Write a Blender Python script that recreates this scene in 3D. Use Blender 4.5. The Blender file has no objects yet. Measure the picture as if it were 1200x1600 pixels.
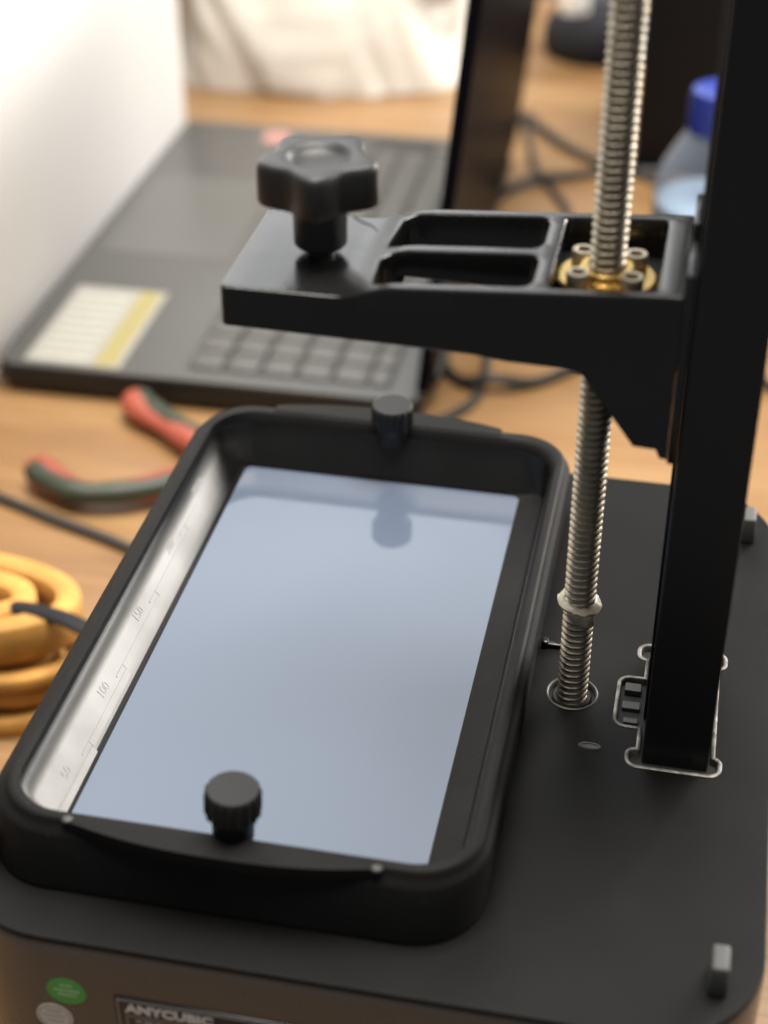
import bpy, bmesh, math, random
from mathutils import Vector, Matrix, noise
random.seed(7)
S = 0.001                      # the scene is written in millimetres, built in metres
scene = bpy.context.scene
C = scene.collection
R = math.radians
PI = math.pi

# ------------------------------------------------------------------ camera
cam_d = bpy.data.cameras.new('camera')
cam = bpy.data.objects.new('camera', cam_d); C.objects.link(cam)
cam.location = (91.8*S, -360.7*S, 295.9*S)
cam.rotation_euler = (R(90-34.319), 0, R(11.62))
cam_d.sensor_fit = 'VERTICAL'; cam_d.sensor_height = 36.0
cam_d.lens = 2611.46/1600*36.0
cam_d.clip_start = 0.01; cam_d.clip_end = 50
cam_d.dof.use_dof = True; cam_d.dof.focus_distance = 0.452; cam_d.dof.aperture_fstop = 7.4
scene.camera = cam

# ------------------------------------------------------------------ world and lamps (indoor room light)
w = bpy.data.worlds.new('World'); scene.world = w; w.use_nodes = True
bg = w.node_tree.nodes['Background']
bg.inputs[0].default_value = (0.94, 0.97, 1.0, 1); bg.inputs[1].default_value = 0.17
def area(name, loc, target, sx, sy, power, col):
    d = bpy.data.lights.new(name, 'AREA'); d.shape = 'RECTANGLE'; d.size = sx; d.size_y = sy
    d.energy = power; d.color = col
    o = bpy.data.objects.new(name, d); C.objects.link(o); o.location = loc
    o.rotation_euler = (Vector(target)-Vector(loc)).to_track_quat('-Z', 'Y').to_euler()
    return o
area('ceiling_light', (-1.42, 2.2, 2.25), (0, 0, 0), 2.9, 2.9, 60, (0.96, 0.98, 1.0))
area('far_fill', (-1.30, 3.3, 1.52), (0, 0, 0.1), 3.0, 0.85, 10, (1.0, 0.98, 0.95))  # added light panel, brightens the reflections on the arm's top edges
area('window_light', (1.72, 2.15, 0.86), (0, 0.1, 0.0), 1.7, 0.6, 140, (1.0, 0.97, 0.92))
lamp = area('background_fill', (0.06, 0.2, 1.3), (-0.32, 0.66, -0.1), 1.0, 0.8, 32, (1.0, 0.95, 0.88))  # added overhead fill to brighten laptop, cloth bag and partition
lamp.data.spread = R(128)
scene.view_settings.view_transform = 'Standard'; scene.view_settings.look = 'None'
scene.view_settings.exposure = 0.0; scene.view_settings.gamma = 1.0
scene.render.engine = 'CYCLES'

# ------------------------------------------------------------------ materials
def mat(name, col, rough=0.5, metal=0.0, spec=0.5, bump=0.0, bscale=900, var=0.0, vscale=60, stretch=(1, 1, 1), rvar=0.0, coat=0.0, coat_r=0.05, col2=None, dust=0.0):
    m = bpy.data.materials.new(name); m.use_nodes = True
    nt = m.node_tree; b = nt.nodes['Principled BSDF']; L = nt.links.new
    b.inputs['Base Color'].default_value = (*col, 1); b.inputs['Roughness'].default_value = rough
    b.inputs['Metallic'].default_value = metal; b.inputs['Specular IOR Level'].default_value = spec
    b.inputs['Coat Weight'].default_value = coat; b.inputs['Coat Roughness'].default_value = coat_r
    tc = nt.nodes.new('ShaderNodeTexCoord'); mp = nt.nodes.new('ShaderNodeMapping'); mp.inputs['Scale'].default_value = stretch
    L(tc.outputs['Object'], mp.inputs['Vector'])
    def nz(s, det=3):
        n = nt.nodes.new('ShaderNodeTexNoise'); n.inputs['Scale'].default_value = s; n.inputs['Detail'].default_value = det
        L(mp.outputs[0], n.inputs['Vector']); return n
    if var or col2:
        n = nz(vscale, 5); r = nt.nodes.new('ShaderNodeValToRGB')
        c2 = col2 if col2 else tuple(c*(1+var) for c in col); c1 = col if col2 else tuple(c*(1-var) for c in col)
        r.color_ramp.elements[0].color = (*c1, 1); r.color_ramp.elements[1].color = (*c2, 1)
        r.color_ramp.elements[0].position = 0.35; r.color_ramp.elements[1].position = 0.65
        L(n.outputs[0], r.inputs[0]); L(r.outputs[0], b.inputs['Base Color'])
    if rvar:
        n = nz(vscale*1.7, 4); mr = nt.nodes.new('ShaderNodeMapRange')
        mr.inputs['To Min'].default_value = max(0.02, rough-rvar); mr.inputs['To Max'].default_value = min(1, rough+rvar)
        L(n.outputs[0], mr.inputs[0]); L(mr.outputs[0], b.inputs['Roughness'])
    if dust:          # sparse pale specks and soft smears of dust and wear
        n = nz(1500, 1); r = nt.nodes.new('ShaderNodeValToRGB')
        r.color_ramp.elements[0].position = 0.70; r.color_ramp.elements[0].color = (0, 0, 0, 1); r.color_ramp.elements[1].position = 0.80; r.color_ramp.elements[1].color = (1, 1, 1, 1)
        n2 = nz(22, 4); r2 = nt.nodes.new('ShaderNodeMapRange'); r2.inputs['From Min'].default_value = 0.48; r2.inputs['From Max'].default_value = 0.75
        r2.inputs['To Min'].default_value = 0.0; r2.inputs['To Max'].default_value = 0.22
        ad = nt.nodes.new('ShaderNodeMath'); ad.operation = 'ADD'; mu = nt.nodes.new('ShaderNodeMath'); mu.operation = 'MULTIPLY'; mu.inputs[1].default_value = dust; mu.use_clamp = True
        mxd = nt.nodes.new('ShaderNodeMixRGB'); mxd.inputs[2].default_value = (0.085, 0.082, 0.076, 1)
        L(n.outputs[0], r.inputs[0]); L(n2.outputs[0], r2.inputs[0]); L(r.outputs[0], ad.inputs[0]); L(r2.outputs[0], ad.inputs[1]); L(ad.outputs[0], mu.inputs[0]); L(mu.outputs[0], mxd.inputs[0])
        src = b.inputs['Base Color'].links[0].from_socket if b.inputs['Base Color'].links else None
        if src: L(src, mxd.inputs[1])
        else: mxd.inputs[1].default_value = (*col, 1)
        L(mxd.outputs[0], b.inputs['Base Color'])
    if bump:
        n = nz(bscale, 2); bp = nt.nodes.new('ShaderNodeBump'); bp.inputs['Strength'].default_value = bump; bp.inputs['Distance'].default_value = 0.0004
        L(n.outputs[0], bp.inputs['Height']); L(bp.outputs[0], b.inputs['Normal'])
    return m
M = {}
M['powder'] = mat('powder_black', (0.0035, 0.0033, 0.0031), 0.39, spec=0.13, dust=0.16, bump=0.22, bscale=4200, var=0.12, vscale=40, rvar=0.05)
M['housing'] = mat('housing_black', (0.10, 0.085, 0.074), 0.28, bump=0.05, bscale=1800, rvar=0.04)
M['arm'] = mat('arm_black', (0.009, 0.009, 0.009), 0.19, spec=0.42, dust=0.25, bump=0.12, bscale=1500, rvar=0.05)
M['column'] = mat('anodised_black', (0.010, 0.010, 0.0105), 0.36, spec=0.35, dust=0.12, bump=0.03, bscale=1500)
M['knob'] = mat('knob_plastic', (0.024, 0.024, 0.024), 0.45, spec=0.4, dust=0.3, bump=0.1, bscale=1600, rvar=0.08)
M['vat'] = mat('vat_black', (0.010, 0.0095, 0.0093), 0.55, spec=0.09, dust=0.3, bump=0.1, bscale=1500, rvar=0.05)
M['vat_in'] = mat('vat_polished', (0.058, 0.057, 0.055), 0.38, metal=1.0, bump=0.04, bscale=700, rvar=0.06, var=0.08, vscale=30)
M['steel'] = mat('steel', (0.36, 0.315, 0.245), 0.50, metal=1.0, rvar=0.08, vscale=200, var=0.15)
M['raw_edge'] = mat('bare_metal', (0.17, 0.162, 0.148), 0.5, metal=0.6, bump=0.5, bscale=900, var=0.55, vscale=260, rvar=.2)
M['brass'] = mat('brass', (0.80, 0.56, 0.20), 0.24, metal=1.0, rvar=0.06, vscale=150)
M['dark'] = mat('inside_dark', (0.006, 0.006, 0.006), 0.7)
M['grease'] = mat('grease', (0.42, 0.38, 0.28), 0.35, bump=0.3, bscale=700, var=0.2, vscale=250)
M['peg'] = mat('peg_rubber', (0.055, 0.055, 0.054), 0.6, bump=0.1, bscale=1200)
M['nub'] = mat('pale_nub_plastic', (0.035, 0.034, 0.032), 0.5)
M['thumb'] = mat('thumb_plastic', (0.011, 0.011, 0.011), 0.5, spec=0.3, bump=0.15, bscale=1400, dust=0.15)
M['white_ink'] = mat('white_ink', (0.78, 0.76, 0.73), 0.5)
M['plate_label'] = mat('label_black', (0.020, 0.018, 0.017), 0.25)
M['green'] = mat('sticker_green', (0.06, 0.42, 0.08), 0.4)
M['greenlt'] = mat('sticker_print', (0.45, 0.68, 0.42), 0.4)
M['whitest'] = mat('sticker_white', (0.72, 0.69, 0.64), 0.45)
M['greyink'] = mat('sticker_grey_print', (0.36, 0.34, 0.32), 0.5)
M['partition'] = mat('white_paint', (0.88, 0.86, 0.84), 0.55, bump=0.04, bscale=300)
M['cloth'] = mat('cream_cloth', (0.56, 0.53, 0.475), 0.85, bump=0.25, bscale=900, var=0.05, vscale=15)
M['deck'] = mat('laptop_deck', (0.058, 0.058, 0.055), 0.36, spec=0.6, bump=0.05, bscale=2500, rvar=0.04)
M['pad'] = mat('touchpad', (0.076, 0.076, 0.071), 0.30, spec=0.6)
M['key'] = mat('key_grey', (0.066, 0.065, 0.062), 0.42, spec=0.55)
M['keybed'] = mat('key_bed', (0.022, 0.022, 0.021), 0.5)
M['lid'] = mat('lid_black', (0.004, 0.004, 0.006), 0.30, spec=0.006)
M['lid_scr'] = mat('lid_screen', (0.010, 0.010, 0.012), 0.08)
M['paper'] = mat('sticker_paper', (0.25, 0.245, 0.215), 0.5)
M['yellow'] = mat('sticker_yellow', (0.25, 0.215, 0.085), 0.5)
M['redst'] = mat('sticker_red', (0.36, 0.17, 0.15), 0.4)
M['red'] = mat('handle_red', (0.28, 0.058, 0.034), 0.45, bump=0.1, bscale=900)
M['olive'] = mat('handle_green', (0.026, 0.034, 0.020), 0.5, bump=0.15, bscale=900)
M['tool'] = mat('tool_steel', (0.30, 0.29, 0.28), 0.35, metal=1.0)
M['cable'] = mat('cable_black', (0.022, 0.021, 0.020), 0.5)
M['strap'] = mat('ochre_webbing', (0.47, 0.235, 0.05), 0.75, bump=0.5, bscale=1500, var=0.18, vscale=60)
M['strapblk'] = mat('strap_black', (0.010, 0.010, 0.011), 0.6, spec=0.2)
M['cap'] = mat('cap_blue', (0.025, 0.040, 0.24), 0.35)
M['boxblk'] = mat('box_black', (0.006, 0.006, 0.007), 0.5, spec=0.2, bump=0.05, bscale=500)
M['gadget'] = mat('gadget_grey', (0.010, 0.010, 0.012), 0.7, spec=0.15)
def wood():
    m = bpy.data.materials.new('desk_wood'); m.use_nodes = True
    nt = m.node_tree; b = nt.nodes['Principled BSDF']; L = nt.links.new
    tc = nt.nodes.new('ShaderNodeTexCoord')
    def mp(s):
        k = nt.nodes.new('ShaderNodeMapping'); k.inputs['Scale'].default_value = s; L(tc.outputs['Object'], k.inputs['Vector']); return k
    def nz(v, s, d, dist=0.0):
        n = nt.nodes.new('ShaderNodeTexNoise'); n.inputs['Scale'].default_value = s; n.inputs['Detail'].default_value = d
        n.inputs['Distortion'].default_value = dist; L(v.outputs[0], n.inputs['Vector']); return n
    big = nz(mp((1.3, 16, 1)), 2.0, 6, 0.6); fine = nz(mp((6, 260, 1)), 3.0, 4)
    r1 = nt.nodes.new('ShaderNodeValToRGB'); e = r1.color_ramp.elements
    e[0].position = 0.25; e[0].color = (0.196, 0.101, 0.038, 1); e[1].position = 0.75; e[1].color = (0.326, 0.202, 0.095, 1)
    k = e.new(0.5); k.color = (0.272, 0.155, 0.066, 1)
    L(big.outputs[0], r1.inputs[0])
    mx = nt.nodes.new('ShaderNodeMixRGB'); mx.blend_type = 'MULTIPLY'; mx.inputs[0].default_value = 0.55
    r2 = nt.nodes.new('ShaderNodeValToRGB'); r2.color_ramp.elements[0].position = 0.35; r2.color_ramp.elements[0].color = (0.55, 0.45, 0.36, 1)
    r2.color_ramp.elements[1].position = 0.6
    L(fine.outputs[0], r2.inputs[0]); L(r1.outputs[0], mx.inputs[1]); L(r2.outputs[0], mx.inputs[2]); L(mx.outputs[0], b.inputs['Base Color'])
    b.inputs['Roughness'].default_value = 0.38
    bp = nt.nodes.new('ShaderNodeBump'); bp.inputs['Strength'].default_value = 0.08; bp.inputs['Distance'].default_value = 0.0005
    L(fine.outputs[0], bp.inputs['Height']); L(bp.outputs[0], b.inputs['Normal'])
    return m
M['wood'] = wood()
def film_mat():
    m = mat('release_film', (0.090, 0.113, 0.156), 0.5, spec=0.0, bump=0.10, bscale=2600, coat=1.0, coat_r=0.055)
    nt = m.node_tree; b = nt.nodes['Principled BSDF']; b.inputs['Coat IOR'].default_value = 1.65
    # the stretched film is never quite flat: a slow ripple in the glossy coat only
    tc = nt.nodes.new('ShaderNodeTexCoord'); n = nt.nodes.new('ShaderNodeTexNoise'); n.inputs['Scale'].default_value = 38; n.inputs['Detail'].default_value = 3
    bp = nt.nodes.new('ShaderNodeBump'); bp.inputs['Strength'].default_value = 0.10; bp.inputs['Distance'].default_value = 0.0006
    n3 = nt.nodes.new('ShaderNodeTexNoise'); n3.inputs['Scale'].default_value = 30; n3.inputs['Detail'].default_value = 6; n3.inputs['Distortion'].default_value = 1.5
    mr = nt.nodes.new('ShaderNodeMapRange'); mr.inputs['From Min'].default_value = .35; mr.inputs['From Max'].default_value = .7; mr.inputs['To Min'].default_value = .045; mr.inputs['To Max'].default_value = .12
    nt.links.new(tc.outputs['Object'], n3.inputs['Vector']); nt.links.new(n3.outputs[0], mr.inputs[0]); nt.links.new(mr.outputs[0], b.inputs['Coat Roughness'])
    nt.links.new(tc.outputs['Object'], n.inputs['Vector']); nt.links.new(n.outputs[0], bp.inputs['Height']); nt.links.new(bp.outputs[0], b.inputs['Coat Normal'])
    return m
M['film'] = film_mat()
def clear(name, col, rough, clearness):
    # thin clear plastic: mostly see-through, glossier toward grazing angles
    m = bpy.data.materials.new(name); m.use_nodes = True; nt = m.node_tree; b = nt.nodes['Principled BSDF']; L = nt.links.new
    b.inputs['Base Color'].default_value = (*col, 1); b.inputs['Roughness'].default_value = rough
    tr = nt.nodes.new('ShaderNodeBsdfTransparent'); tr.inputs[0].default_value = (0.93, 0.95, 0.97, 1)
    lw = nt.nodes.new('ShaderNodeLayerWeight'); lw.inputs[0].default_value = 0.25
    mr = nt.nodes.new('ShaderNodeMapRange'); mr.inputs['To Min'].default_value = 1-clearness; mr.inputs['To Max'].default_value = 0.75
    mx = nt.nodes.new('ShaderNodeMixShader'); L(lw.outputs['Facing'], mr.inputs[0]); L(mr.outputs[0], mx.inputs[0])
    L(tr.outputs[0], mx.inputs[1]); L(b.outputs[0], mx.inputs[2]); L(mx.outputs[0], nt.nodes['Material Output'].inputs[0])
    return m
M['pet'] = clear('clear_plastic', (0.30, 0.33, 0.38), 0.12, 0.90)
M['water'] = mat('milky_water', (0.55, 0.66, 0.78), 0.15)

# ------------------------------------------------------------------ helpers (all coordinates in mm, world)
def thing(name, label, cat, loc=(0, 0, 0), group=None):
    o = bpy.data.objects.new(name, None); C.objects.link(o)
    o.location = Vector(loc)*S; o.empty_display_size = 0.01
    o['label'] = label; o['category'] = cat
    if group: o['group'] = group
    return o
def origin(o):
    v = Vector((0, 0, 0))
    while o is not None: v += o.location; o = o.parent
    return v/S
def obj(name, bm, m, parent=None, loc=(0, 0, 0), smooth=None, label=None):
    """bm in world mm; the object's own origin at loc (world mm)"""
    org = Vector(loc) if loc != (0, 0, 0) or parent is None else origin(parent)
    bmesh.ops.translate(bm, verts=bm.verts, vec=-org)
    bmesh.ops.scale(bm, verts=bm.verts, vec=(S, S, S))
    bmesh.ops.recalc_face_normals(bm, faces=bm.faces)
    me = bpy.data.meshes.new(name); bm.to_mesh(me); bm.free()
    for k in (m if isinstance(m, (list, tuple)) else [m]): me.materials.append(k)
    if smooth is not None:
        for p in me.polygons: p.use_smooth = True
        me.set_sharp_from_angle(angle=R(smooth))
    o = bpy.data.objects.new(name, me); C.objects.link(o)
    if parent is not None:
        o.parent = parent; o.location = (org-origin(parent))*S
    else: o.location = org*S
    if label: o['label'] = label
    return o
def tag(o, label, cat, group=None):
    o['label'] = label; o['category'] = cat
    if group: o['group'] = group
    return o
def box_bm(x0, x1, y0, y1, z0, z1, bev=0.0, seg=2, bm=None):
    own = bm is None; bm = bm or bmesh.new()
    t = bmesh.new()
    bmesh.ops.create_cube(t, size=1)
    for v in t.verts: v.co = Vector(((x0+x1)/2+v.co.x*(x1-x0), (y0+y1)/2+v.co.y*(y1-y0), (z0+z1)/2+v.co.z*(z1-z0)))
    if bev: bmesh.ops.bevel(t, geom=t.edges[:], offset=bev, segments=seg, affect='EDGES', profile=0.5)
    merge(bm, t)
    return bm
def merge(bm, t, mi=0):
    me = bpy.data.meshes.new('tmp'); t.to_mesh(me); t.free(); n = len(bm.faces); bm.from_mesh(me); bpy.data.meshes.remove(me)
    bm.faces.ensure_lookup_table()
    for f in bm.faces[n:]: f.material_index = mi
def loft(rings, cap0=False, cap1=False, mats=None, bm=None, closed=True):
    bm = bm or bmesh.new(); vs = [[bm.verts.new(Vector(p)) for p in r] for r in rings]
    n = len(rings[0])
    for i in range(len(rings)-1):
        for j in range(n if closed else n-1):
            f = bm.faces.new((vs[i][j], vs[i][(j+1) % n], vs[i+1][(j+1) % n], vs[i+1][j]))
            if mats: f.material_index = mats[i]
    if cap0: bm.faces.new(vs[0][::-1])
    if cap1:
        f = bm.faces.new(vs[-1])
        if mats: f.material_index = mats[-1]
    return bm
def lathe(prof, c=(0, 0, 0), n=48, cap0=True, cap1=True, bm=None, axis='Z'):
    rings = []
    for r, z in prof:
        ring = []
        for k in range(n):
            a = 2*PI*k/n; u, v = r*math.cos(a), r*math.sin(a)
            p = {'Z': (u, v, z), 'Y': (u, z, v), 'X': (z, u, v)}[axis]
            ring.append((c[0]+p[0], c[1]+p[1], c[2]+p[2]))
        rings.append(ring)
    return loft(rings, cap0, cap1, bm=bm)
def rrect(x0, x1, y0, y1, r, z, n=10, side=8):
    """rounded rectangle ring, constant number of points"""
    pts = []
    for cx, cy, a0 in ((x1-r, y1-r, 0), (x0+r, y1-r, PI/2), (x0+r, y0+r, PI), (x1-r, y0+r, 1.5*PI)):
        for k in range(n+1):
            a = a0+PI/2*k/n; pts.append((cx+r*math.cos(a), cy+r*math.sin(a)))
        # points along the following straight side are added below
    out = []; m = n+1
    for q in range(4):
        seg = pts[q*m:(q+1)*m]; out += seg
        a = seg[-1]; b = pts[((q+1) % 4)*m]
        for k in range(1, side): out.append((a[0]+(b[0]-a[0])*k/side, a[1]+(b[1]-a[1])*k/side))
    return [(x, y, z) for x, y in out]
def poly_extrude(outline, holes, z0, z1, bevel=0.0, res=2):
    """2D outline with holes -> bmesh slab, through a filled 2D curve"""
    cu = bpy.data.curves.new('tmp', 'CURVE'); cu.dimensions = '2D'; cu.fill_mode = 'BOTH'
    for pts in [outline]+holes:
        sp = cu.splines.new('POLY'); sp.points.add(len(pts)-1); sp.use_cyclic_u = True
        for p, q in zip(sp.points, pts): p.co = (q[0], q[1], 0, 1)
    cu.extrude = (z1-z0)/2-bevel; cu.bevel_depth = bevel; cu.bevel_resolution = res; cu.offset = -bevel
    o = bpy.data.objects.new('tmp', cu); C.objects.link(o)
    dg = bpy.context.evaluated_depsgraph_get(); dg.update()
    me = bpy.data.meshes.new_from_object(o.evaluated_get(dg))
    bm = bmesh.new(); bm.from_mesh(me)
    bpy.data.objects.remove(o); bpy.data.curves.remove(cu); bpy.data.meshes.remove(me)
    bmesh.ops.remove_doubles(bm, verts=bm.verts, dist=0.001)
    bmesh.ops.translate(bm, verts=bm.verts, vec=(0, 0, (z0+z1)/2))
    return bm
def text_bm(s, size, depth=0.1, spacing=1.0, bold=0.0):
    cu = bpy.data.curves.new('tmp', 'FONT'); cu.body = s; cu.size = size; cu.extrude = depth; cu.space_character = spacing; cu.offset = bold
    cu.resolution_u = 3
    o = bpy.data.objects.new('tmp', cu); C.objects.link(o)
    dg = bpy.context.evaluated_depsgraph_get(); dg.update()
    me = bpy.data.meshes.new_from_object(o.evaluated_get(dg))
    bm = bmesh.new(); bm.from_mesh(me)
    bpy.data.objects.remove(o); bpy.data.curves.remove(cu); bpy.data.meshes.remove(me)
    return bm
def xform(bm, ox, oy, oz, origin_):
    m = Matrix((ox, oy, oz)).transposed().to_4x4(); m.translation = Vector(origin_)
    bmesh.ops.transform(bm, matrix=m, verts=bm.verts); return bm
def catmull(pts, n=10):
    P = [Vector(p) for p in pts]; P = [2*P[0]-P[1]]+P+[2*P[-1]-P[-2]]; out = []
    for i in range(1, len(P)-2):
        for k in range(n):
            t = k/n; a, b, c, d = P[i-1:i+3]
            out.append(0.5*((2*b)+(c-a)*t+(2*a-5*b+4*c-d)*t*t+(3*b-a-3*c+d)*t**3))
    out.append(P[-2]); return out
def tube(path, rad, n=12, bm=None, flat=1.0):
    rings = []; path = [Vector(p) for p in path]; up = Vector((0, 0, 1)); N = len(path)
    for i, p in enumerate(path):
        t = (path[min(i+1, N-1)]-path[max(i-1, 0)]).normalized(); s = t.cross(up)
        if s.length < 1e-4: s = Vector((1, 0, 0))
        s.normalize(); u = s.cross(t).normalized()
        r = rad(i/(N-1)) if callable(rad) else rad
        rings.append([p+s*math.cos(2*PI*k/n)*r+u*math.sin(2*PI*k/n)*r*flat for k in range(n)])
    return loft(rings, True, True, bm=bm)

ZD = -122.0       # desk surface
# ------------------------------------------------------------------ desk
desk = obj('desk', box_bm(-1300, 1300, -250, 990, ZD-28, ZD, 2), M['wood'], None, smooth=30)
desk['kind'] = 'structure'

# ================================================================== the printer
PR = thing('resin_printer', 'black resin 3D printer with lead screw, column and raised platform arm', '3D printer', (28, -9, ZD))
# housing
rs = []
PX0, PX1, PY0, PY1 = -68, 125.5, -119.5, 101.5
for z, d in ((ZD+1, 3), (ZD+4, 0.5), (ZD+10, 0), (-40, 0), (-6, 0), (-4.6, 0.15), (-3.8, 0.5)):
    rs.append(rrect(PX0+d, PX1-d, PY0+d, PY1-d, 28-d, z, 12, 6))
obj('housing', loft(rs, True, True), M['housing'], PR, smooth=40)
# top plate with its cut-outs
def circ(cx, cy, r, n=28, ry=None): return [(cx+r*math.cos(2*PI*k/n), cy+(ry or r)*math.sin(2*PI*k/n)) for k in range(n)]
def fillet(pts, rads, n=5):
    out = []; N = len(pts)
    for i in range(N):
        p = Vector(pts[i]); a = (Vector(pts[i-1])-p); b = (Vector(pts[(i+1) % N])-p); r = rads[i] if isinstance(rads, (list, tuple)) else rads
        if r <= 0: out.append((p.x, p.y)); continue
        an = a.normalized(); bn = b.normalized(); half = an.angle(bn)/2; d = min(r/math.tan(half), a.length*.49, b.length*.49)
        rr = d*math.tan(half); c = p+(an+bn).normalized()*(rr/math.sin(half))
        s = p+an*d-c; e = p+bn*d-c
        a0 = math.atan2(s.y, s.x); a1 = math.atan2(e.y, e.x)
        while a1-a0 > PI: a1 -= 2*PI
        while a1-a0 < -PI: a1 += 2*PI
        for k in range(n+1):
            t = a0+(a1-a0)*k/n; out.append((c.x+rr*math.cos(t), c.y+rr*math.sin(t)))
    return out
half = [(84.6, -9), (84.6, -18.8), (91.6, -18.8), (91.6, -28.0), (89.0, -28.6), (89.0, -33.9), (111.9, -33.9), (111.9, -28.6), (110.0, -27.8), (110.0, -9)]
hr = [0, 2.6, .5, .5, 1.6, 2.5, 2.5, 1.8, .5, 0]
full = half+[(x, -18-y) for x, y in half[::-1]][1:-1]
frad = hr+hr[::-1][1:-1]
cut = fillet(full, frad)
hole = circ(71.8, -8.8, 6.4, 40)
plate_out = [(x, y) for x, y, z in rrect(PX0+.2, PX1-.2, PY0+.2, PY1-.2, 27.8, 0, 12, 3)]
obj('top_plate', poly_extrude(plate_out, [cut, hole], -3.7, -2.0, 0.35, 2), M['powder'], PR)
# inside of the openings: dark well floors and bare metal edges
def ribbon(pts, z0, z1, lip, bm=None):
    bm = bm or bmesh.new(); c = Vector((sum(p[0] for p in pts)/len(pts), sum(p[1] for p in pts)/len(pts)))
    N = len(pts); nrm = []
    for i in range(N):
        t = Vector(pts[(i+1) % N])-Vector(pts[i-1]); nrm.append(Vector((t.y, -t.x)).normalized())
    area2 = sum(pts[i-1][0]*pts[i][1]-pts[i][0]*pts[i-1][1] for i in range(N))
    s = 1 if area2 > 0 else -1       # outward
    prof = [(-0.05, z0), (-0.05, z1-.25), (0.1, z1-.02), (lip*.5, z1+.12), (lip, z1-.1), (lip, z0)]
    rings = [[(p[0]+n.x*s*o, p[1]+n.y*s*o, z) for p, n in zip(pts, nrm)] for o, z in prof]
    return loft(rings+[rings[0]], bm=bm)
obj('slot_trim', ribbon(cut, -5.2, -1.75, 1.05), M['raw_edge'], PR, smooth=50)
obj('screw_hole_trim', ribbon(hole, -5.5, -1.75, 0.7), mat('dull_edge', (0.10, 0.097, 0.09), 0.5, metal=0.4, bump=0.1, bscale=2500), PR, smooth=50)
# the recess floors sit a little above the housing's closed top
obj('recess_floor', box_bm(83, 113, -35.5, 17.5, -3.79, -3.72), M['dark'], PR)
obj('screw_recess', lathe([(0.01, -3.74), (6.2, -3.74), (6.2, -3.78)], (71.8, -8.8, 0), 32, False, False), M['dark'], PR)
obj('screw_bush', lathe([(4.3, -3.7), (5.4, -3.7), (5.4, -2.9), (5.1, -2.6), (4.3, -2.6)], (71.8, -8.8, 0), 36, False, False), M['column'], PR, smooth=40)
# column: extruded section with two shallow grooves on the front and back
sec = [(92.4, -30.5), (92.9, -31), (109.1, -31), (109.3, -30.8), (109.3, 12.3), (108.6, 13), (93.0, 13), (92.4, 12.4)]
obj('z_column', loft([[(x, y, z) for x, y in sec] for z in (-3.7, 330)], True, True), M['column'], PR, smooth=20)
obj('linear_rail', box_bm(91.6, 92.35, -13.5, -4.5, -3.6, 330, 0.2), M['column'], PR, smooth=40)
bm = box_bm(85.6, 90.4, -11.2, -8.2, -3.7, -2.6, .2); box_bm(85.8, 90.2, -4.5, -1.2, -3.7, -1.9, .2, bm=bm); box_bm(86.4, 90.3, -16.6, -14.6, -3.7, -2.9, .2, bm=bm)
obj('limit_sensor', bm, mat('sensor_grey', (0.05, 0.05, 0.05), 0.4), PR)
# lead screw: true helical thread
def thread_bm(cx, cy, z0, z1, rmin, rmax, pitch, na=28, per=10):
    def f(t):
        t -= math.floor(t)
        if t < .22: k = 0
        elif t < .45: k = (t-.22)/.23
        elif t < .72: k = 1
        else: k = 1-(t-.72)/.28
        return rmin+(rmax-rmin)*k
    n = int((z1-z0)/pitch*per); rings = []
    for i in range(n+1):
        z = z0+(z1-z0)*i/n
        rings.append([(cx+f(z/pitch-k/na)*math.cos(2*PI*k/na), cy+f(z/pitch-k/na)*math.sin(2*PI*k/na), z) for k in range(na)])
    return loft(rings, True, True)
obj('lead_screw', thread_bm(71.8, -8.8, -3.6, 330, 3.3, 4.15, 2.0), M['steel'], PR, smooth=35)
def blob(c, r, amp, freq, seed, sx=1, sy=1, sz=1, u=24, v=16, bm=None):
    t = bmesh.new(); bmesh.ops.create_uvsphere(t, u_segments=u, v_segments=v, radius=1)
    for q in t.verts:
        d = 1+amp*noise.noise(q.co*freq+Vector((seed, seed*1.7, -seed)))
        q.co = Vector((c[0]+q.co.x*r*sx*d, c[1]+q.co.y*r*sy*d, c[2]+q.co.z*r*sz*d))
    if bm is None: return t
    merge(bm, t); return bm
bm = lathe([(4.0, 28.2), (5.4, 28.6), (5.9, 29.3), (5.5, 30.0), (4.0, 30.3)], (71.8, -8.8, 0), 36, False, False)
for v in bm.verts:
    a = noise.noise(v.co*0.6); v.co.z += a*1.2+ (v.co.x-71.8)*-0.12
blob((73.6, -12.0, 26.6), 2.3, .5, 1.3, 3.1, 1.15, .7, 1.25, bm=bm); blob((71.0, -12.6, 27.6), 1.6, .5, 1.6, 5.2, 1.3, .6, 1.0, bm=bm)
blob((75.0, -10.4, 28.6), 1.5, .5, 1.6, 8.2, 1, .9, .9, bm=bm)
obj('grease_ring', bm, M['grease'], PR, smooth=60)
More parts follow.
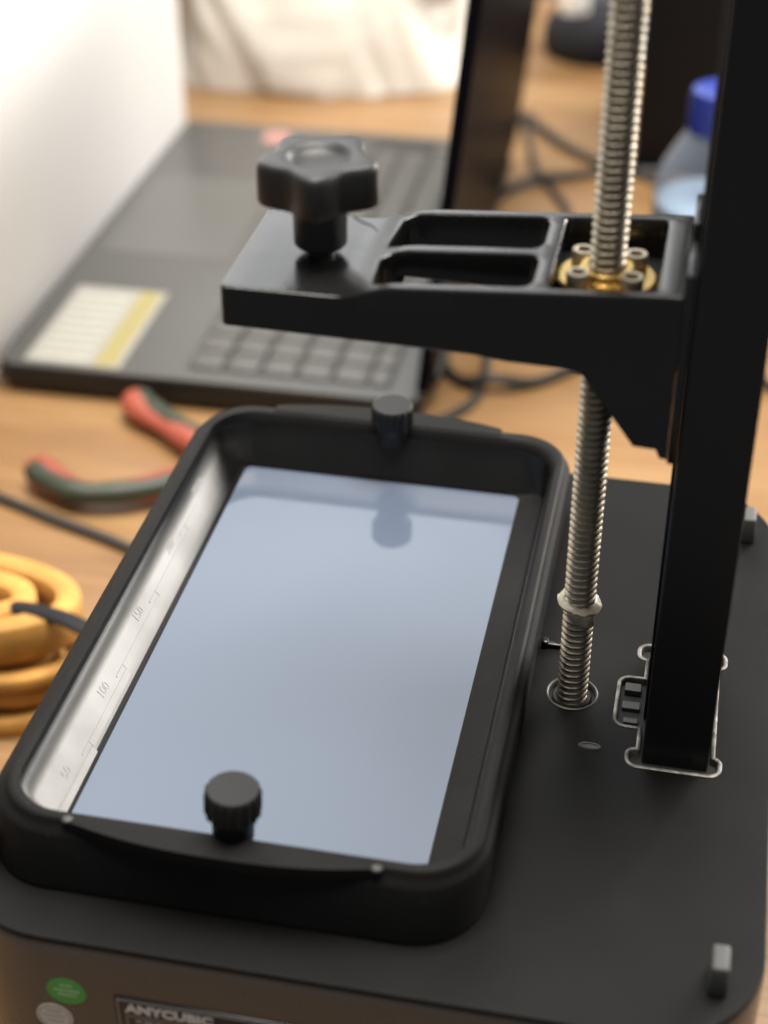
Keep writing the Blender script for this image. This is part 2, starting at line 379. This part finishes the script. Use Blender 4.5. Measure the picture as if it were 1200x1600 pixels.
# little things on the plate
bm = loft([[(78.7+3.1*math.cos(a)*s, -29.3+1.35*math.sin(a)*s, z) for a in [2*PI*k/24 for k in range(24)]] for s, z in ((1, -2.05), (.98, -1.7), (.86, -1.45), (.72, -1.5), (.66, -1.85))], False, True)
obj('plate_dimple', bm, mat('dimple_grey', (0.06, 0.058, 0.055), 0.35), PR, smooth=40)
bm = box_bm(61.2, 66.6, 9.3, 11.0, -2.05, -.4, .4); box_bm(61.0, 63.0, 8.9, 11.4, -1.9, .5, .5, bm=bm)
obj('retaining_clip', bm, mat('clip_black', (0.012, 0.012, 0.012), 0.2), PR, smooth=40)
def peg(x, y, rot, first=None):
    if first is None:
        bm = bmesh.new(); prof = [(-2.6, -4.2), (2.6, -4.2), (2.6, 4.2), (-2.6, 4.2)]
        t = bmesh.new(); bmesh.ops.create_cube(t, size=1)
        for v in t.verts: v.co = Vector((x+v.co.x*4.6*(1 if v.co.z < 0 else .86), y+v.co.y*8.6*(1 if v.co.z < 0 else .88), 2.3+v.co.z*8.6))
        bmesh.ops.bevel(t, geom=t.edges[:], offset=.7, segments=3, affect='EDGES', profile=.5); merge(bm, t)
        return obj('cover_peg', bm, M['peg'], PR, loc=(x, y, -2), smooth=40)
    o = first.copy(); C.objects.link(o); o.parent = PR; o.location = (Vector((x, y, -2))-origin(PR))*S; o.rotation_euler.z = rot; return o
pg = peg(114.6, -101.2, 0)
peg(116.6, 76.5, 0, pg); peg(-60.2, -96.5, 0, pg); peg(-58.5, 76.5, 0, pg)

# ---- name plate and stickers on the front side (plane y = PY0)
YF = PY0
bm = box_bm(-22.4, 26, YF-.45, YF+.2, -46, -17.7, .25)
npl = obj('name_plate', bm, M['plate_label'], PR, smooth=40)
def frame_bm(x0, x1, z0, z1, wd, y0, y1):
    bm = bmesh.new()
    box_bm(x0, x1, y0, y1, z1-wd, z1, bm=bm); box_bm(x0, x1, y0, y1, z0, z0+wd, bm=bm)
    box_bm(x0, x0+wd, y0, y1, z0+wd, z1-wd, bm=bm); box_bm(x1-wd, x1, y0, y1, z0+wd, z1-wd, bm=bm); return bm
obj('plate_border', frame_bm(-21.6, 25.2, -45.2, -18.4, .3, YF-.55, YF-.4), M['greyink'], npl)
EX, EZ, EN = (1, 0, 0), (0, 0, 1), (0, -1, 0)
t = text_bm('ANYCUBIC', 3.9, .08, 1.0, .16)
xs = [v.co.x for v in t.verts]; k = 21.6/(max(xs)-min(xs))
for v in t.verts: v.co.x *= k
obj('plate_lettering', xform(t, EX, EZ, EN, (-19.6, YF-.5, -22.5)), M['white_ink'], npl)
bm = frame_bm(-19.6, 23, -44, -23.8, .25, YF-.53, YF-.42)
for r_ in range(3):
    x = -17.4
    while x < 21:
        wd = random.uniform(.8, 3.0); box_bm(x, min(x+wd, 21.4), YF-.54, YF-.42, -25.9-r_*2.6, -25.0-r_*2.6, bm=bm); x += wd+random.uniform(.4, .9)
obj('plate_small_print', bm, M['greyink'], npl)
def disc(cx, cz, rx, rz, dy, n=36, rot=0.0):
    ring = [(cx+rx*math.cos(a)*math.cos(rot)-rz*math.sin(a)*math.sin(rot), cz+rx*math.cos(a)*math.sin(rot)+rz*math.sin(a)*math.cos(rot)) for a in [2*PI*k/n for k in range(n)]]
    return loft([[(x, YF+.1, z) for x, z in ring], [(x, YF-dy, z) for x, z in ring]], False, True)
gs = obj('quality_sticker', disc(-34.2, -19.4, 4.9, 4.3, .18), M['green'], PR, label='round green sticker on the housing front')
bm = bmesh.new()
for zz, x0, x1 in ((-17.6, -35.6, -32.6), (-19.3, -37.2, -31.2), (-20.9, -36.4, -32)):
    x = x0
    while x < x1: wd = random.uniform(.4, .9); box_bm(x, x+wd, YF-.26, YF-.16, zz, zz+.55, bm=bm); x += wd+.22
obj('sticker_print', bm, M['greenlt'], gs)
ws = obj('quality_sticker', disc(-38.2, -29.4, 4.6, 4.6, .18), M['whitest'], PR, label='round white sticker on the housing front')
bm = bmesh.new()
for zz, x0, x1 in ((-27.4, -40, -36.5), (-29.2, -41, -35.6), (-31, -40.2, -36.4)):
    x = x0
    while x < x1: wd = random.uniform(.4, .9); box_bm(x, x+wd, YF-.26, YF-.16, zz, zz+.5, bm=bm); x += wd+.22
merge(bm, loft([[(-38.2+r*math.cos(a), YF-y, -29.4+r*math.sin(a)) for a in [2*PI*k/36 for k in range(36)]] for r, y in ((4.1, .17), (4.1, .25), (3.8, .25), (3.8, .17))]))
obj('sticker_print', bm, M['greyink'], ws)

# ---- platform arm
def pocket(pts, r): return fillet(pts, r, 4)
def dense(pts, step=3.0):
    out = []
    for i in range(len(pts)):
        a = Vector(pts[i]); b = Vector(pts[(i+1) % len(pts)]); n = max(1, int((b-a).length/step))
        for k in range(n): q = a+(b-a)*k/n; out.append((q.x, q.y))
    return out
AX0, AX1, AY0, AY1 = -14.4, 90.1, -31.0, 13.0
ao = dense(fillet([(AX0, AY0+.5), (AX0+1.0, AY0), (AX1, AY0), (AX1, AY1), (AX0+1.0, AY1), (AX0, AY1-.5)], .6))
A_ = dense(pocket([(19.6, -7.6), (56.4, -7.6), (56.4, 9.8), (21.5, 9.8)], 3.2))
B_ = dense(pocket([(20.5, -27.8), (56.4, -27.8), (56.4, -11.2), (19.6, -11.2)], 3.2))
D_ = dense(pocket([(60.4, -28.2), (84.2, -28.2), (84.2, 9.8), (60.4, 9.8)], 1.6))
bm = poly_extrude(ao, [A_, B_, D_], 0, 16, 0.8, 2)
for xx in (-8, -2, 4, 8, 11, 13, 15, 17, 19, 22, 25, 28, 40, 57):
    bmesh.ops.bisect_plane(bm, geom=bm.verts[:]+bm.edges[:]+bm.faces[:], plane_co=(xx, 0, 0), plane_no=(1, 0, 0))
def arm_top(x, y):
    if x < 12: z = 123.4
    else:
        t = min(1, (x-12)/16.0); t = t*t*(3-2*t); z = 123.4+t*3.6
        z += max(0, x-28)/62.0*4.0
    return z
for v in bm.verts:
    x, y, h = v.co
    top = arm_top(x, y); bot = 113.2-2.6*(x+14.4)/104.5
    v.co.z = bot+h/16.0*(top-bot)
    if -11.5 < y < -7.3 and 22.5 < x < 55 and h < 8: v.co.z += 7.5
ARM = obj('platform_arm', bm, M['arm'], PR, loc=(AX1, -9, 112), smooth=20)
# bracket under the arm and the carriage plate on the rail
def yprism(poly, y0, y1, bev=.4):
    bm = loft([[(x, y0, z) for x, z in poly], [(x, y1, z) for x, z in poly]], True, True)
    if bev: bmesh.ops.bevel(bm, geom=[e for e in bm.edges if abs(e.verts[0].co.y-e.verts[1].co.y) < .1], offset=bev, segments=2, affect='EDGES', profile=.5)
    return bm
gp = [(40, 112.6), (52, 111.15), (64, 110.75), (69.0, 110.0), (82.2, 92.4), (87.4, 92.1), (88.4, 89.9), (90.1, 89.7), (90.1, 129.6), (60, 127.9), (40, 126.7)]
obj('gusset', yprism(gp, -31.05, -28.6, 0), M['arm'], ARM, smooth=40)
obj('gusset', yprism(gp, 10.2, 13.05, 0), M['arm'], ARM, smooth=40)
obj('carriage_plate', box_bm(90.15, 92.3, -31.2, -14, 88.5, 136.5, .5), M['arm'], ARM, smooth=40)
obj('carriage_plate', box_bm(90.15, 92.3, -4, 13.2, 88.5, 136.5, .5), M['arm'], ARM, smooth=40)
# flange nut with its four cap screws
nz = 120.6
bm = lathe([(4.4, nz-6), (8, nz-6), (8, nz), (11.2, nz), (11.6, nz+.4), (11.6, nz+3), (11.1, nz+3.5), (6.6, nz+3.5), (6.3, nz+3.8), (6.3, nz+5.6), (5.9, nz+6), (4.4, nz+6)], (71.8, -8.8, 0), 64, False, False)
nut = obj('flange_nut', bm, M['brass'], ARM, smooth=35)
bm = box_bm(60.2, 84.4, -28.4, 10, 117.2, nz-.1, .2)
for k in range(4):
    a = PI/4+k*PI/2; x, y = 71.8+8.6*math.cos(a), -8.8+8.6*math.sin(a)
    b2 = lathe([(2.5, nz+3.55), (2.75, nz+3.8), (2.75, nz+6.2), (2.5, nz+6.6), (1.65, nz+6.6), (1.5, nz+6.4), (1.5, nz+4.6), (.01, nz+4.6)], (x, y, 0), 24, False, False)
    obj('cap_screw', b2, M['steel'], ARM, smooth=35)
# nut seat: a shelf with a round hole for the screw
sq = dense([(60.3, -28.3), (84.3, -28.3), (84.3, 9.9), (60.3, 9.9)], 6)
bm.free()
obj('nut_seat', poly_extrude(sq, [circ(71.8, -8.8, 8.2, 32)], 114.5, nz-.05, .1, 0), M['column'], ARM, smooth=35)
# clamp knob: five-lobed head with a dished top, neck and stud
KX, KY = 4.2, -9.0
def lobe(a, r0, amp): return 14.7-3.5*(math.sin(2.5*(a-R(-82)))**2)**.8
def kring(s, z, n=100, r0=12.2, amp=2.3, inset=0.0):
    return [(KX+(lobe(a, r0, amp)*s-inset)*math.cos(a), KY+(lobe(a, r0, amp)*s-inset)*math.sin(a), z) for a in [2*PI*k/n for k in range(n)]]
def cring(r, z, n=100): return [(KX+r*math.cos(2*PI*k/n), KY+r*math.sin(2*PI*k/n), z) for k in range(n)]
rings = [cring(3.4, 122.6), cring(3.4, 125.2), cring(5.6, 125.4), cring(6.3, 126.2), cring(6.4, 134), cring(7.2, 136.4), kring(.86, 136.9), kring(.97, 137.3), kring(1, 138.1), kring(1.0, 145.6), kring(.99, 146.6), kring(.96, 147.3), kring(.90, 147.7),
         cring(8.3, 147.8), cring(7.6, 147.5), cring(6.9, 146.6), cring(5.5, 145.7), cring(3, 145.2), cring(.2, 145.1)]
obj('clamp_knob', loft(rings, True, True), M['knob'], ARM, smooth=38)
# loose fibre stuck under the knob
obj('loose_fibre', tube(catmull([(13.5, -14.5, 135.6), (16.0, -15.0, 134.6), (18.0, -15.4, 134.2), (19.4, -15.8, 133.2)], 6), .22, 6), M['cable'], ARM)

# ================================================================== resin vat
VT = thing('resin_vat', 'empty black resin vat with pale blue film floor and two thumb screws', 'resin vat', (0, -5, -2))
def vr(x0, x1, y0, y1, r, z, bulge=0.0):
    out = []
    for x, y, zz in rrect(x0, x1, y0, y1, r, z, 12, 16):
        if bulge and abs(x) < 37:
            k = bulge*(1-(abs(x)/37.0)**2.2)
            if y < (y0+2): y -= k
            elif y > (y1-2): y += k
        out.append((x, y, zz))
    return out
rings = [vr(-60.3, 60.0, -104.6, 93.8, 17, -1.95), vr(-60.8, 60.5, -105, 94.2, 17.5, -1.4), vr(-60.8, 60.6, -103.4, 94.2, 17.5, 8), vr(-60.8, 60.7, -102.0, 94.2, 17.5, 12.6),
         vr(-60.6, 60.5, -101.7, 94.0, 17.3, 13.4), vr(-60.0, 60.0, -101.1, 93.4, 16.8, 13.9),
         vr(-58.2, 59.4, -100.6, 92.6, 16, 14.9), vr(-57.8, 59.2, -100.3, 92.2, 15.6, 15.2), vr(-57.6, 59.0, -100.1, 91.9, 15.4, 16.3), vr(-57.0, 58.5, -99.6, 91.3, 15, 16.9),
         vr(-55.4, 57.4, -98.4, 89.6, 14, 17.1), vr(-54.2, 56.4, -97.4, 88.2, 13.4, 16.8), vr(-54.9, 55.6, -96.8, 87.2, 13, 15.4),
         vr(-54.7, 55.0, -96.4, 86.8, 12.6, 13.6)]
nO = len(rings)-1
inner = [vr(-54.3, 54.4, -95.6, 86.0, 11, 11.0), vr(-51.6, 53.9, -94.0, 84.4, 9, 8.0), vr(-47.9, 53.3, -92.4, 82.7, 6, 4.0), vr(-45.8, 52.4, -91.4, 81.6, 4, 1.7), vr(-45.3, 50.6, -91.0, 81.3, 3, 1.0), vr(-45.0, 45.1, -90.8, 81.1, 2.2, 0.45), vr(-44.6, 44.7, -90.4, 80.7, 2, -.6)]
bm = loft(rings+inner, False, False, mats=[0]*nO+[1]*(len(inner)-3)+[0]*3)
tank = obj('tank', bm, [M['vat'], M['vat_in']], VT, smooth=42)
obj('release_film', loft([rrect(-44.9, 45.0, -90.7, 81.0, 2.2, -.4), rrect(-44.9, 45.0, -90.7, 81.0, 2.2, 0.05)], True, True), M['film'], VT)
# crescent lips over the front and back walls, with little paler nubs at the front one's ends
def crescent(y_in, y_edge, bulge, sgn):
    outer = [(-37+74*k/32, y_edge+sgn*bulge*(1-abs(-1+k/16)**2.3)) for k in range(33)]
    pts = outer+[(37, y_in), (-37, y_in)]
    if sgn > 0: pts = pts[::-1]
    bm = loft([[(x, y, z) for x, y in pts] for z in (14.3, 17.35)], True, True)
    bmesh.ops.bevel(bm, geom=[e for e in bm.edges if min(e.verts[0].co.z, e.verts[1].co.z) > 17.3], offset=.35, segments=2, affect='EDGES', profile=.5)
    return bm
obj('pour_lip', crescent(-97.9, -100.9, 4.4, -1), M['vat'], VT, smooth=35)
obj('pour_lip', crescent(88.9, 92.6, 4.6, 1), M['vat'], VT, smooth=35)
for x, y in ((-37.2, -100.0), (36.6, -100.6)):
    obj('lip_nub', blob((x, y, 17.0), 1.3, .1, 1, 2, 1.1, 1, .55, 16, 10), M['nub'], VT, smooth=60)
def thumb(cx, cy, z0, z1, tilt):
    n = 72; rs = []
    def kr(r, z, am=0.0): return [((r+am*math.cos(18*a))*math.cos(a), (r+am*math.cos(18*a))*math.sin(a), z) for a in [2*PI*k/n for k in range(n)]]
    h = z1-z0
    rs = [kr(4.9, 0), kr(4.9, h*.42), kr(5.3, h*.46), kr(6.2, h*.49, .25), kr(6.4, h*.54, .3), kr(6.4, h*.90, .3), kr(6.25, h*.97, .15), kr(5.9, h), kr(.2, h+.1)]
    bm = loft(rs, True, True)
    bmesh.ops.rotate(bm, verts=bm.verts, cent=(0, 0, 0), matrix=Matrix.Rotation(tilt[0], 3, 'X') @ Matrix.Rotation(tilt[1], 3, 'Y'))
    bmesh.ops.translate(bm, verts=bm.verts, vec=(cx, cy, z0))
    return obj('thumb_screw', bm, M['thumb'], VT, smooth=38)
thumb(1.4, -95.0, 15.0, 29.4, (R(-2), R(2)))
thumb(2.6, 86.6, 12.5, 26.0, (R(2), 0))
# volume scale moulded on the left inner wall: points on the slanted wall, s = 0 at the floor, 1 at the rim
def wall(y, s, off=.12):
    x = -45.8-(54.3-45.8)*s; z = 1.7+(11.0-1.7)*s
    n = Vector((.738, 0, .675)); return Vector((x, y, z))+n*off
def wall_strip(y0, y1, s0, s1, off, bm):
    a = [wall(y0, s0, -.3), wall(y1, s0, -.3), wall(y1, s1, -.3), wall(y0, s1, -.3)]; b = [wall(y0, s0, off), wall(y1, s0, off), wall(y1, s1, off), wall(y0, s1, off)]
    return loft([a, b], False, True, bm=bm)
bm = bmesh.new()
for k, (y0, y1) in enumerate(((34, 66), (2, 33.6), (-30, 1.6), (-60, -30.4), (-86, -60.4))):
    s = .62-.125*k
    wall_strip(y0, y1, max(s-.16, -.05), s, .05+.015*(k % 2), bm); wall_strip(y0-5, y0-.4, s-.04, s+.0, .08, bm)
obj('level_steps', bm, M['vat_in'], tank)
for s_, yy, ss in (('MAX', 54, .70), ('200', 24, .60), ('150', -8, .50), ('100', -40, .38), ('50', -70, .26)):
    t = text_bm(s_, 3.8, .02, 1.0, .0)
    xform(t, (0, 1, 0), (-.675, 0, .738), (.738, 0, .675), wall(yy-5, ss, .045))
    obj('level_mark', t, M['vat_in'], tank)

# ================================================================== laptop (yawed a little)
LP = thing('laptop', 'open dark grey laptop with numeric keypad and white and yellow sticker on its palm rest', 'laptop', (-28, 306, ZD))
LZ = -104.0
lr = R(0.6); lc, ls = math.cos(lr), math.sin(lr)
def lap(bm):
    """laptop local mm (u = from hinge toward the front edge, v = along the hinge away from us) -> world"""
    for v in bm.verts:
        u, vv, z = v.co
        v.co = Vector((-28-u*lc-vv*ls, 306-u*ls+vv*lc, z))
    return bm
LD, LW = 211, 326
rs = [rrect(0, LD, 0, LW, 9, z, 6, 4) for z in (ZD+2,)]
bm = loft([rrect(3, LD-3, 3, LW-3, 7, ZD+1.5, 6, 4), rrect(0.5, LD-.5, .5, LW-.5, 9, ZD+7, 6, 4), rrect(0, LD, 0, LW, 9, LZ-1.5, 6, 4), rrect(.3, LD-.3, .3, LW-.3, 8.8, LZ-.4, 6, 4), rrect(1.2, LD-1.2, 1.2, LW-1.2, 8, LZ, 6, 4)], True, True, mats=[1, 1, 0, 0])
obj('deck', lap(bm), [M['deck'], mat('case_black', (0.012, 0.012, 0.012), 0.5, spec=0.3)], LP, smooth=40)
obj('key_bed', lap(box_bm(16, 117, 9, LW-9, LZ-.3, LZ+.12)), M['keybed'], LP)
bm = loft([rrect(128, 201, 128, 236, 4, LZ-.2, 5, 2), rrect(128, 201, 128, 236, 4, LZ+.25, 5, 2)], True, True)
obj('touchpad', lap(bm), M['pad'], LP)
# keys: six rows, the numeric pad at the near end
kme = {}
def key(u0, u1, v0, v1):
    wu, wv = round(u1-u0, 1), round(v1-v0, 1)
    if (wu, wv) not in kme:
        b = loft([rrect(-wu/2, wu/2, -wv/2, wv/2, 1.2, 0, 2, 1), rrect(-wu/2+.1, wu/2-.1, -wv/2+.1, wv/2-.1, 1.2, 1.2, 2, 1), rrect(-wu/2+.9, wu/2-.9, -wv/2+.9, wv/2-.9, 1.0, 1.7, 2, 1)], False, True)
        o = obj('key', b, M['key'], LP, loc=(0, 0, 1e-6), smooth=40); kme[(wu, wv)] = o
    else:
        o = kme[(wu, wv)].copy(); C.objects.link(o); o.parent = LP
    u, v = (u0+u1)/2, (v0+v1)/2
    P = Vector((-28-u*lc-v*ls, 306-u*ls+v*lc, LZ+.1))
    o.location = (P-origin(LP))*S; o.rotation_euler.z = lr+PI if (wu, wv) else 0
rows = [(17.2, 26.4)]+[(28+17.8*k, 28+17.8*k+15.6) for k in range(5)]
pitch = 17.6
for i, (u0, u1) in enumerate(rows):
    for k in range(4): key(u0, u1, 11+k*pitch, 11+k*pitch+15.4)
    v = 11+4*pitch+5; end = LW-11
    widths = {0: [15.4]*14, 1: [15.4]*13+[16], 2: [15.4]*12+[24.8], 3: [15.4]*12+[24.8], 4: [24.8]+[15.4]*11+[24.8], 5: [15.4, 15.4, 15.4, 15.4, 15.4, 86.0, 15.4, 15.4, 15.4]}[i]
    for wd in widths:
        if v+wd > end+.1: break
        key(u0, u1, v, v+wd); v += wd+2.2
st = obj('palm_sticker', lap(box_bm(149, 198, 3.5, 85, LZ+.02, LZ+.18)), M['paper'], LP, label='white sticker with yellow side strip on the palm rest')
obj('sticker_strip', lap(box_bm(152, 163, 4.5, 84, LZ+.15, LZ+.24)), M['yellow'], st)
bm = bmesh.new()
for k in range(9):
    v = 8+k*8.4; u = 193
    while u > 168: wd = random.uniform(2, 6); box_bm(max(u-wd, 167), u, v, v+1.6, LZ+.15, LZ+.22, bm=bm); u -= wd+1
obj('sticker_print', lap(bm), mat('pale_print', (0.46, 0.45, 0.40), .5), st)
obj('badge_sticker', lap(box_bm(138, 154, 298, 314, LZ+.02, LZ+.2)), M['redst'], LP, label='small red badge sticker at the far corner')
bm = box_bm(128, 137, 272, 288, LZ+.02, LZ+.2)
obj('badge_sticker', lap(bm), M['paper'], LP, label='small pale badge sticker')
# lid, leaning back a little past upright, its back toward us
lt = R(6.0); ct, sn = math.cos(lt), math.sin(lt)
def lidx(bm):
    for v in bm.verts:
        a, vv, h = v.co                 # a = thickness (positive away from the keys), h = height
        v.co = Vector((-a*ct-h*sn, vv, LZ-2+h*ct-a*sn))
    return lap(bm)
bm = bmesh.new(); t = loft([[(a, y, z) for y, z in [(p[0], p[1]) for p in rrect(0, LW, 4, 212, 8, 0, 6, 4)]] for a in (-3.0, -2.4, 2.4, 3.0)], True, True)
lid = obj('lid', lidx(t), M['lid'], LP, smooth=40)
obj('screen', lidx(box_bm(-3.3, -2.9, 8, LW-8, 14, 204)), M['lid_scr'], lid)
bm = lathe([(4.6, 26), (4.8, 26.5), (4.8, LW-26.5), (4.6, LW-26)], (0, 0, 0), 20, axis='Y'); 
for v in bm.verts: v.co.z += LZ-2
obj('hinge', lap(bm), M['keybed'], LP, smooth=40)

# ================================================================== things round it
pt = obj('white_partition', box_bm(-270, -241, 60, 625, ZD, 260, 2), M['partition'], None, loc=(-256, 340, ZD), smooth=40)
tag(pt, 'tall plain white partition standing along the front edge of the laptop', 'partition')

# cream cloth bag, folded, standing at the back of the desk
def cloth():
    nu, nv = 150, 46; outer = []
    for j in range(nv+1):
        h = j/nv; row = []
        for i in range(nu):
            a = 2*PI*i/nu
            bx = -190+(104+8*h)*math.copysign(abs(math.cos(a))**.45, math.cos(a)); by = 830+(96-20*h)*math.copysign(abs(math.sin(a))**.45, math.sin(a))-(bx+190)*.10*(-1 if math.sin(a) < 0 else 0)
            p = Vector((bx, by, ZD+.5+h*230))
            n1 = noise.noise(Vector((bx*.022+h*.7, by*.014, h*.8))); n2 = noise.noise(Vector((bx*.06+h*1.6, by*.03+4, h*2.1))); n3 = noise.noise(Vector((bx*.013+7, 2.2, h*3)))
            n4 = noise.noise(Vector(((bx-by*.2)*.03+h*4.0, 9.1, h*1.2-bx*.01))); d = (16*n1+7*n2+15*(abs(n4)*2-.4))*(0.45+.9*h)+12*n3
            out = Vector((bx+188, by-830, 0)).normalized()
            p += out*d
            if j == 0: p.z = ZD+.5
            row.append(p)
        outer.append(row)
    top = []
    for s in (.8, .5, .2): top.append([Vector((-188+(q.x+188)*s, 830+(q.y-830)*s, q.z+14*(1-s)+8*noise.noise(q*.02))) for q in outer[-1]])
    return loft(outer+top, True, True)
o = obj('cloth_bag', cloth(), M['cloth'], None, loc=(-188, 830, ZD), smooth=80)
tag(o, 'cream white cloth bag with soft folds standing behind the laptop', 'bag')

# black box and bottle at the back right
BB = thing('black_box', 'tall matte black box standing behind the blue capped bottle', 'box', (105, 700, ZD))
obj('carton', box_bm(45, 190, 642, 780, ZD, 150, 1.5), M['boxblk'], BB, smooth=40)
obj('carton_lid', box_bm(43.5, 191.5, 640.5, 781.5, 128, 153, 1.5), M['boxblk'], BB, smooth=40)
BT = thing('water_bottle', 'small clear plastic water bottle with blue cap beside the column', 'bottle', (95, 440, ZD))
bx_, by_ = 95, 440
prof = [(22, 0), (27.5, 1.5), (29, 5), (29, 30), (28.2, 32), (29, 34), (29, 74), (28.4, 82), (25.5, 92), (19, 104), (13.6, 112), (12.4, 116), (12.4, 122)]
bm = lathe([(r, ZD+z) for r, z in prof], (bx_, by_, 0), 48, True, False)
pin = [(r-.7, ZD+z+(.8 if i == 0 else 0)) for i, (r, z) in enumerate(prof)]
lathe(pin[::-1], (bx_, by_, 0), 48, False, True, bm=bm)
body = obj('bottle_body', bm, M['pet'], BT, smooth=50)
obj('water', lathe([(20.5, ZD+1.5), (26, ZD+2.6), (27.9, ZD+5.5), (27.9, ZD+30), (27.2, ZD+32), (27.9, ZD+34), (27.9, ZD+73), (.2, ZD+73.2)], (bx_, by_, 0), 48, True, True), M['water'], BT, smooth=50)
n = 72; rs = []
for r, z in ((14.6, 110), (15.2, 110.5), (15.2, 128), (14.6, 130.5), (13.2, 131.4), (.2, 131.5)):
    am = .25 if 14.9 < r else 0
    rs.append([(bx_+(r+am*math.cos(24*2*PI*k/n))*math.cos(2*PI*k/n), by_+(r+am*math.cos(24*2*PI*k/n))*math.sin(2*PI*k/n), ZD+z) for k in range(n)])
obj('bottle_cap', loft(rs, True, True), M['cap'], BT, smooth=35)

GD = thing('round_gadget', 'dark grey rounded gadget with white top at the far end of the desk', 'gadget', (-2, 862, ZD))
obj('gadget_body', lathe([(33, ZD), (38, ZD+2), (40, ZD+9), (39.5, ZD+18), (35, ZD+26), (26, ZD+30), (.3, ZD+31)], (0, 866, 0), 48), M['gadget'], GD, smooth=60)
obj('gadget_top', lathe([(9.5, ZD+27), (10.5, ZD+30), (10.5, ZD+52), (9, ZD+56), (.3, ZD+57)], (-17, 862, 0), 40), M['whitest'], GD, smooth=60)

# cables lying on the desk
def cable(pts, r, label, group=None):
    P = [(x, y, ZD+r+dz) for x, y, dz in pts]
    o = obj('cable', tube(catmull(P, 10), r, 10), M['cable'], None, loc=(pts[0][0], pts[0][1], ZD), smooth=60)
    return tag(o, label, 'cable', group)
cg = 'black cables on the desk'
cable([(-330, 255, 0), (-260, 232, 0), (-201, 212, 0), (-172, 201, 0), (-140, 190, 0), (-112, 176, 0), (-95, 150, 0)], 2.4, 'black cable on the desk between the pliers and the ochre strap roll', cg)
cable([(-70, 640, 0), (-58, 662, 0), (-44, 692, 1), (-32, 710, 3), (-18, 692, 2), (2, 668, 0), (22, 650, 0), (60, 628, 0), (110, 590, 0)], 3.0, 'black cable peaking behind the laptop lid and running right past the lead screw', cg)
cable([(-32, 707, 0), (-24, 672, 0), (-14, 630, 0), (2, 596, 0), (14, 560, 0), (8, 500, 0), (-6, 440, 0), (-8, 396, 0), (-6, 360, 0), (-9, 334, 0), (-30, 300, 0), (-40, 250, 0)], 2.4, 'black cable dropping from the lid corner down behind the vat rim', cg)
cable([(62, 640, 0), (30, 634, 0), (4, 620, 1), (-14, 605, 3), (-30, 585, 0), (-36, 540, 0), (-36, 480, 0), (-34, 420, 0), (-28, 374, 0), (-16, 356, 0), (0, 352, 5.2), (20, 362, 0), (42, 385, 0), (80, 410, 0), (140, 380, 0)], 2.8, 'black cable curving in an arc under the platform arm', cg)

# pliers with red and green grips
PL = thing('pliers', 'pliers with red and dark green grips lying open on the desk', 'pliers', (-112, 252, ZD))
def handle(pts, name_label):
    path = catmull([(x, y, ZD+8) for x, y in pts], 8)
    h = obj('handle', tube(path, lambda t: 7.2-1.6*t+1.2*math.sin(t*9), 16, flat=.9), M['red'], PL, smooth=60, label=name_label)
    N = len(path); seg = path[int(N*.10):int(N*.93)]
    off = []
    for i, q in enumerate(seg):
        t = (seg[min(i+1, len(seg)-1)]-seg[max(i-1, 0)]).normalized(); s_ = t.cross(Vector((0, 0, 1)))
        off.append(q-s_*(3.0*side)+Vector((0, 0, 2.0)))
    obj('grip_inlay', tube(off, lambda t: 5.6*(1-.2*t)+.25*math.sin(t*22), 12), M['olive'], h, smooth=60)
side = 1
handle([(-166, 297), (-160, 289), (-147, 279), (-135, 271), (-122, 263)], 'red and green handle farther from the vat')
side = -1
handle([(-190, 231), (-182, 224), (-166, 216), (-150, 218), (-132, 227), (-119, 240)], 'red and green handle nearer the cable')
bm = lathe([(9, ZD+3), (10, ZD+4), (10, ZD+13), (9, ZD+14)], (-112, 257, 0), 28)
obj('pivot', bm, M['tool'], PL, smooth=40)
for sgn in (1, -1):
    obj('jaw', tube([(-118, 257+sgn*7, ZD+8.5), (-108, 262+sgn*3.2, ZD+8.5), (-94, 268+sgn*2.8, ZD+8), (-80, 273+sgn*1.6, ZD+8)], lambda t: 5.0-3.0*t, 10), M['tool'], PL, smooth=50)

# ochre webbing strap rolled up in stacked coils
SR = thing('strap_roll', 'rolled ochre yellow webbing strap with a black end lying beside the vat', 'strap', (-158, 90, ZD))
def coil(cx, cy, z0, z1, r0, r1, turns, ph, seed):
    n = int(turns*40); L_ = []; 
    for i in range(n+1):
        t = i/n; a = ph+turns*2*PI*t; r = r0+(r1-r0)*t
        w_ = 1+.05*noise.noise(Vector((math.cos(a)*1.4, math.sin(a)*1.4, seed+t*2)))
        L_.append((a, r*w_))
    rings = []; hw = (r1-r0)/turns/2-.35
    for a, r in L_:
        dz = 2.4*noise.noise(Vector((math.cos(a), math.sin(a), seed*3+r*.05)))
        c, s_ = math.cos(a), math.sin(a)
        rings.append([(cx+(r*1.72+o)*c, cy+(r+o)*s_, z+dz) for o, z in ((-hw, z0+.6), (-hw+.5, z0), (hw-.5, z0), (hw, z0+.6), (hw+.1, (z0+z1)/2), (hw, z1-.7), (hw-.6, z1), (0, z1+.2), (-hw+.6, z1), (-hw, z1-.7))])
    return loft(rings, True, True)
for k, (z0, z1, r1, dx, dy, tn) in enumerate(((-121.4, -113, 30, -3, -3, 2.9), (-110.2, -103, 28, 4, 0, 2.4), (-100, -94.4, 30, -2, -3, 2.8), (-91.4, -76, 28, 0, -1, 1.9))):
    obj('coil', coil(-155+dx, 91+dy, z0, z1, 7, r1-3, tn, PI*(.93+.1*(k % 2))-tn*2*PI, k*2.7+1), M['strap'], SR, smooth=55)
bm = tube(catmull([(-146, 87, -79), (-138, 86, -76.5), (-128, 84, -75), (-116, 81, -74.6), (-104, 78, -77)], 8), 3.8, 12, flat=.4)
obj('strap_end', bm, M['strapblk'], SR, smooth=60)
